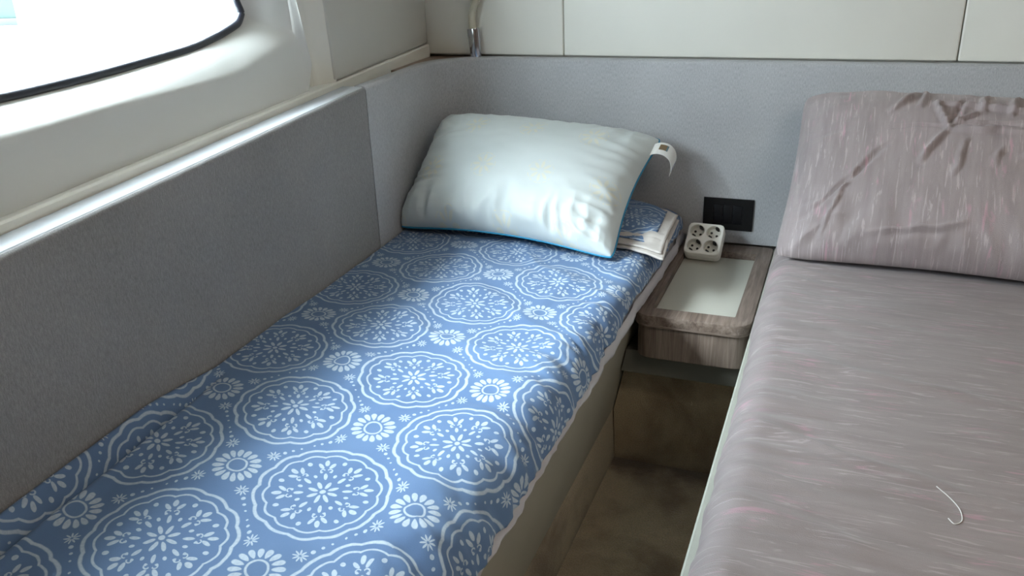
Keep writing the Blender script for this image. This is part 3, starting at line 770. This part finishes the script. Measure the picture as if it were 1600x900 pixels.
# ------------------------------------------------------------------ four-way socket block on the tray
sb = tag(empty('socket_block', (.0135, -.1265, -.0115)), 'white square four-way power socket block propped up on the bedside box', 'power strip')
HALF, TH, RC = .0435, .034, .013
def rr_loop(h, r, z, n=8): return [Vector((x, y, z)) for x, y in round_rect(-h, h, -h, h, (r,) * 4, n)]
bm = bmesh.new()
loops = [rr_loop(HALF - .003, RC - .003, -TH), rr_loop(HALF - .001, RC - .001, -TH + .002), rr_loop(HALF, RC, -TH + .006), rr_loop(HALF, RC, -.013), rr_loop(HALF - .0008, RC, -.012), rr_loop(HALF - .0008, RC, -.0115), rr_loop(HALF, RC, -.0105), rr_loop(HALF, RC, -.004), rr_loop(HALF - .0015, RC - .0015, -.001), rr_loop(HALF - .004, RC - .004, 0)]
rv = [[bm.verts.new(p) for p in l] for l in loops]; nL = len(rv[0])
for a, b_ in zip(rv, rv[1:]):
    for i in range(nL): bm.faces.new((a[i], a[(i + 1) % nL], b_[(i + 1) % nL], b_[i]))
bm.faces.new(rv[0])
# face plate with four round openings
PC = .0197; RS = .0176; NS = 32
ctrs = [(-PC, -PC), (PC, -PC), (PC, PC), (-PC, PC)]
rim = []
for cx, cy in ctrs:
    sq, ci = [], []
    for k in range(NS):
        a = 2 * PI * k / NS + PI / 4; c, s = math.cos(a), math.sin(a); q = PC / max(abs(c), abs(s))
        sq.append(bm.verts.new((cx + c * q, cy + s * q, 0))); ci.append(bm.verts.new((cx + c * RS, cy + s * RS, 0)))
    for k in range(NS): bm.faces.new((sq[k], sq[(k + 1) % NS], ci[(k + 1) % NS], ci[k]))
bmesh.ops.remove_doubles(bm, verts=bm.verts[:], dist=1e-6)
top = rv[-1]
sqb = [e for e in bm.edges if len(e.link_faces) == 1 and all(abs(max(abs(v.co.x), abs(v.co.y)) - 2 * PC) < 1e-5 for v in e.verts) and abs((e.verts[0].co.x + e.verts[1].co.x) / 2) > -1]
te = [e for e in bm.edges if len(e.link_faces) == 1 and e.verts[0] in set(top) and e.verts[1] in set(top)]
bmesh.ops.bridge_loops(bm, edges=sqb + te)
bodyo = bm_obj('housing', bm, M['plastic'], sb, True, .5)
for cx, cy in ctrs:
    bm = bmesh.new(); rr_ = [(RS + .0004, .0005), (RS - .0012, .0004), (RS - .0018, -.0125), (.0001, -.0130)]
    rg = [[bm.verts.new((cx + math.cos(2 * PI * k / NS) * r, cy + math.sin(2 * PI * k / NS) * r, z)) for k in range(NS)] for r, z in rr_]
    for a, b_ in zip(rg, rg[1:]):
        for k in range(NS): bm.faces.new((a[k], a[(k + 1) % NS], b_[(k + 1) % NS], b_[k]))
    so_ = bm_obj('socket', bm, M['plastic_cup'], sb, True, .5)
    for ang in (2.65, -.49):
        bm = bmesh.new(); bmesh.ops.create_cone(bm, cap_ends=True, segments=14, radius1=.0030, radius2=.0030, depth=.001, matrix=Matrix.Translation((cx + .0078 * math.cos(ang), cy + .0078 * math.sin(ang), -.0122)))
        bm_obj('pin_hole', bm, M['hole'], so_, False)
    for ang in (1.08, -2.06):
        bx = box_bm((-.0028, -.0042, -.006), (.0028, .0042, .006)); bmesh.ops.transform(bx, matrix=Matrix.Translation((cx + .0150 * math.cos(ang), cy + .0150 * math.sin(ang), -.0062)) @ Matrix.Rotation(ang, 4, 'Z'), verts=bx.verts[:])
        bm_obj('earth_clip', bx, M['hole'], so_, False)
tilt = math.radians(42)
sb.rotation_euler = (tilt, 0, math.radians(-3))
sb.location = (.0178, -.122 + HALF * math.cos(tilt) - 0, -.0158 + HALF * math.sin(tilt) + TH * math.cos(tilt))
bm = tube_bm(spline([(.0145, -.058, .028), (.016, -.040, .020), (.03, -.030, .008), (.055, -.028, .0035), (.082, -.020, .0035), (.09, -.012, .02), (.088, -.004, .04)], 6), .0032, 8)
# flush outlet plate on the headboard
op = tag(empty('wall_outlet', (.06, -.001, .077)), 'black rectangular outlet plate on the grey headboard above the bedside box', 'wall outlet')
bm = bmesh.new()
def rect(hx, hz, y): return [Vector((-hx, y, -hz)), Vector((hx, y, -hz)), Vector((hx, y, hz)), Vector((-hx, y, hz))]
lo = [rect(.060, .040, 0), rect(.060, .040, -.0035), rect(.0585, .0385, -.005), rect(.0345, .0235, -.005), rect(.0345, .0235, -.002)]
rv = [[bm.verts.new(p) for p in l] for l in lo]
for a, b_ in zip(rv, rv[1:]):
    for i in range(4): bm.faces.new((a[i], a[(i + 1) % 4], b_[(i + 1) % 4], b_[i]))
bm_obj('frame', bm, M['black'], op, False)
for k in range(3): box('module', (-.0342 + k * .0229, -.0042, -.0232), (-.0342 + k * .0229 + .0224, -.001, .0232), M['black_module'], op, .0006)

# ------------------------------------------------------------------ reading lamp in the corner
la = tag(empty('reading_lamp', (-.610, .012, .4405)), 'reading lamp with chrome socket and cream gooseneck on the ledge in the corner', 'lamp')
bm = tube_bm([(.006, .0, .0), (.005, 0, .004), (.003, 0, .035), (.0005, 0, .070), (0, 0, .074)], [.0135, .0145, .0160, .0168, .0160], 24)
bmesh.ops.scale(bm, vec=(1, .8, 1), verts=bm.verts[:]); cb = bm_obj('socket', bm, M['chrome'], la)
for zz in (.012, .066):
    bm = bmesh.new(); bmesh.ops.create_uvsphere(bm, u_segments=10, v_segments=6, radius=.0018, matrix=Matrix.Translation((-.004, -.0098, zz))); bm_obj('screw', bm, M['chrome'], cb)
nk = [(0, 0, .07), (-.002, 0, .095), (.003, -.002, .120), (.016, -.005, .145), (.032, -.010, .172), (.044, -.016, .21), (.050, -.022, .25)]
bm_obj('gooseneck', tube_bm(spline(nk, 8), .0095, 16), M['lamp_neck'], la)
bm = tube_bm([(.049, -.021, .245), (.052, -.026, .262), (.058, -.036, .280), (.066, -.050, .298)], [.012, .018, .022, .023], 20)
bm_obj('lamp_head', bm, M['lamp_neck'], la)

# fill light added out of view: warm glowing panel under the ceiling
cl = tag(empty('fill_panel', (1.10, -1.55, 1.40)), 'unseen flat warm panel added as fill light above the right berth', 'lamp')
box('fill_panel_frame', (-.30, -.16, -.02), (.30, .16, 0), M['plastic'], cl, .006)
m, nt, b = new_mat('fill_glow', (.9, .88, .8), .5); b.inputs['Emission Color'].default_value = (1.0, .86, .70, 1); b.inputs['Emission Strength'].default_value = 4.2
box('fill_panel_face', (-.27, -.13, -.024), (.27, .13, -.0195), m, cl, .001)
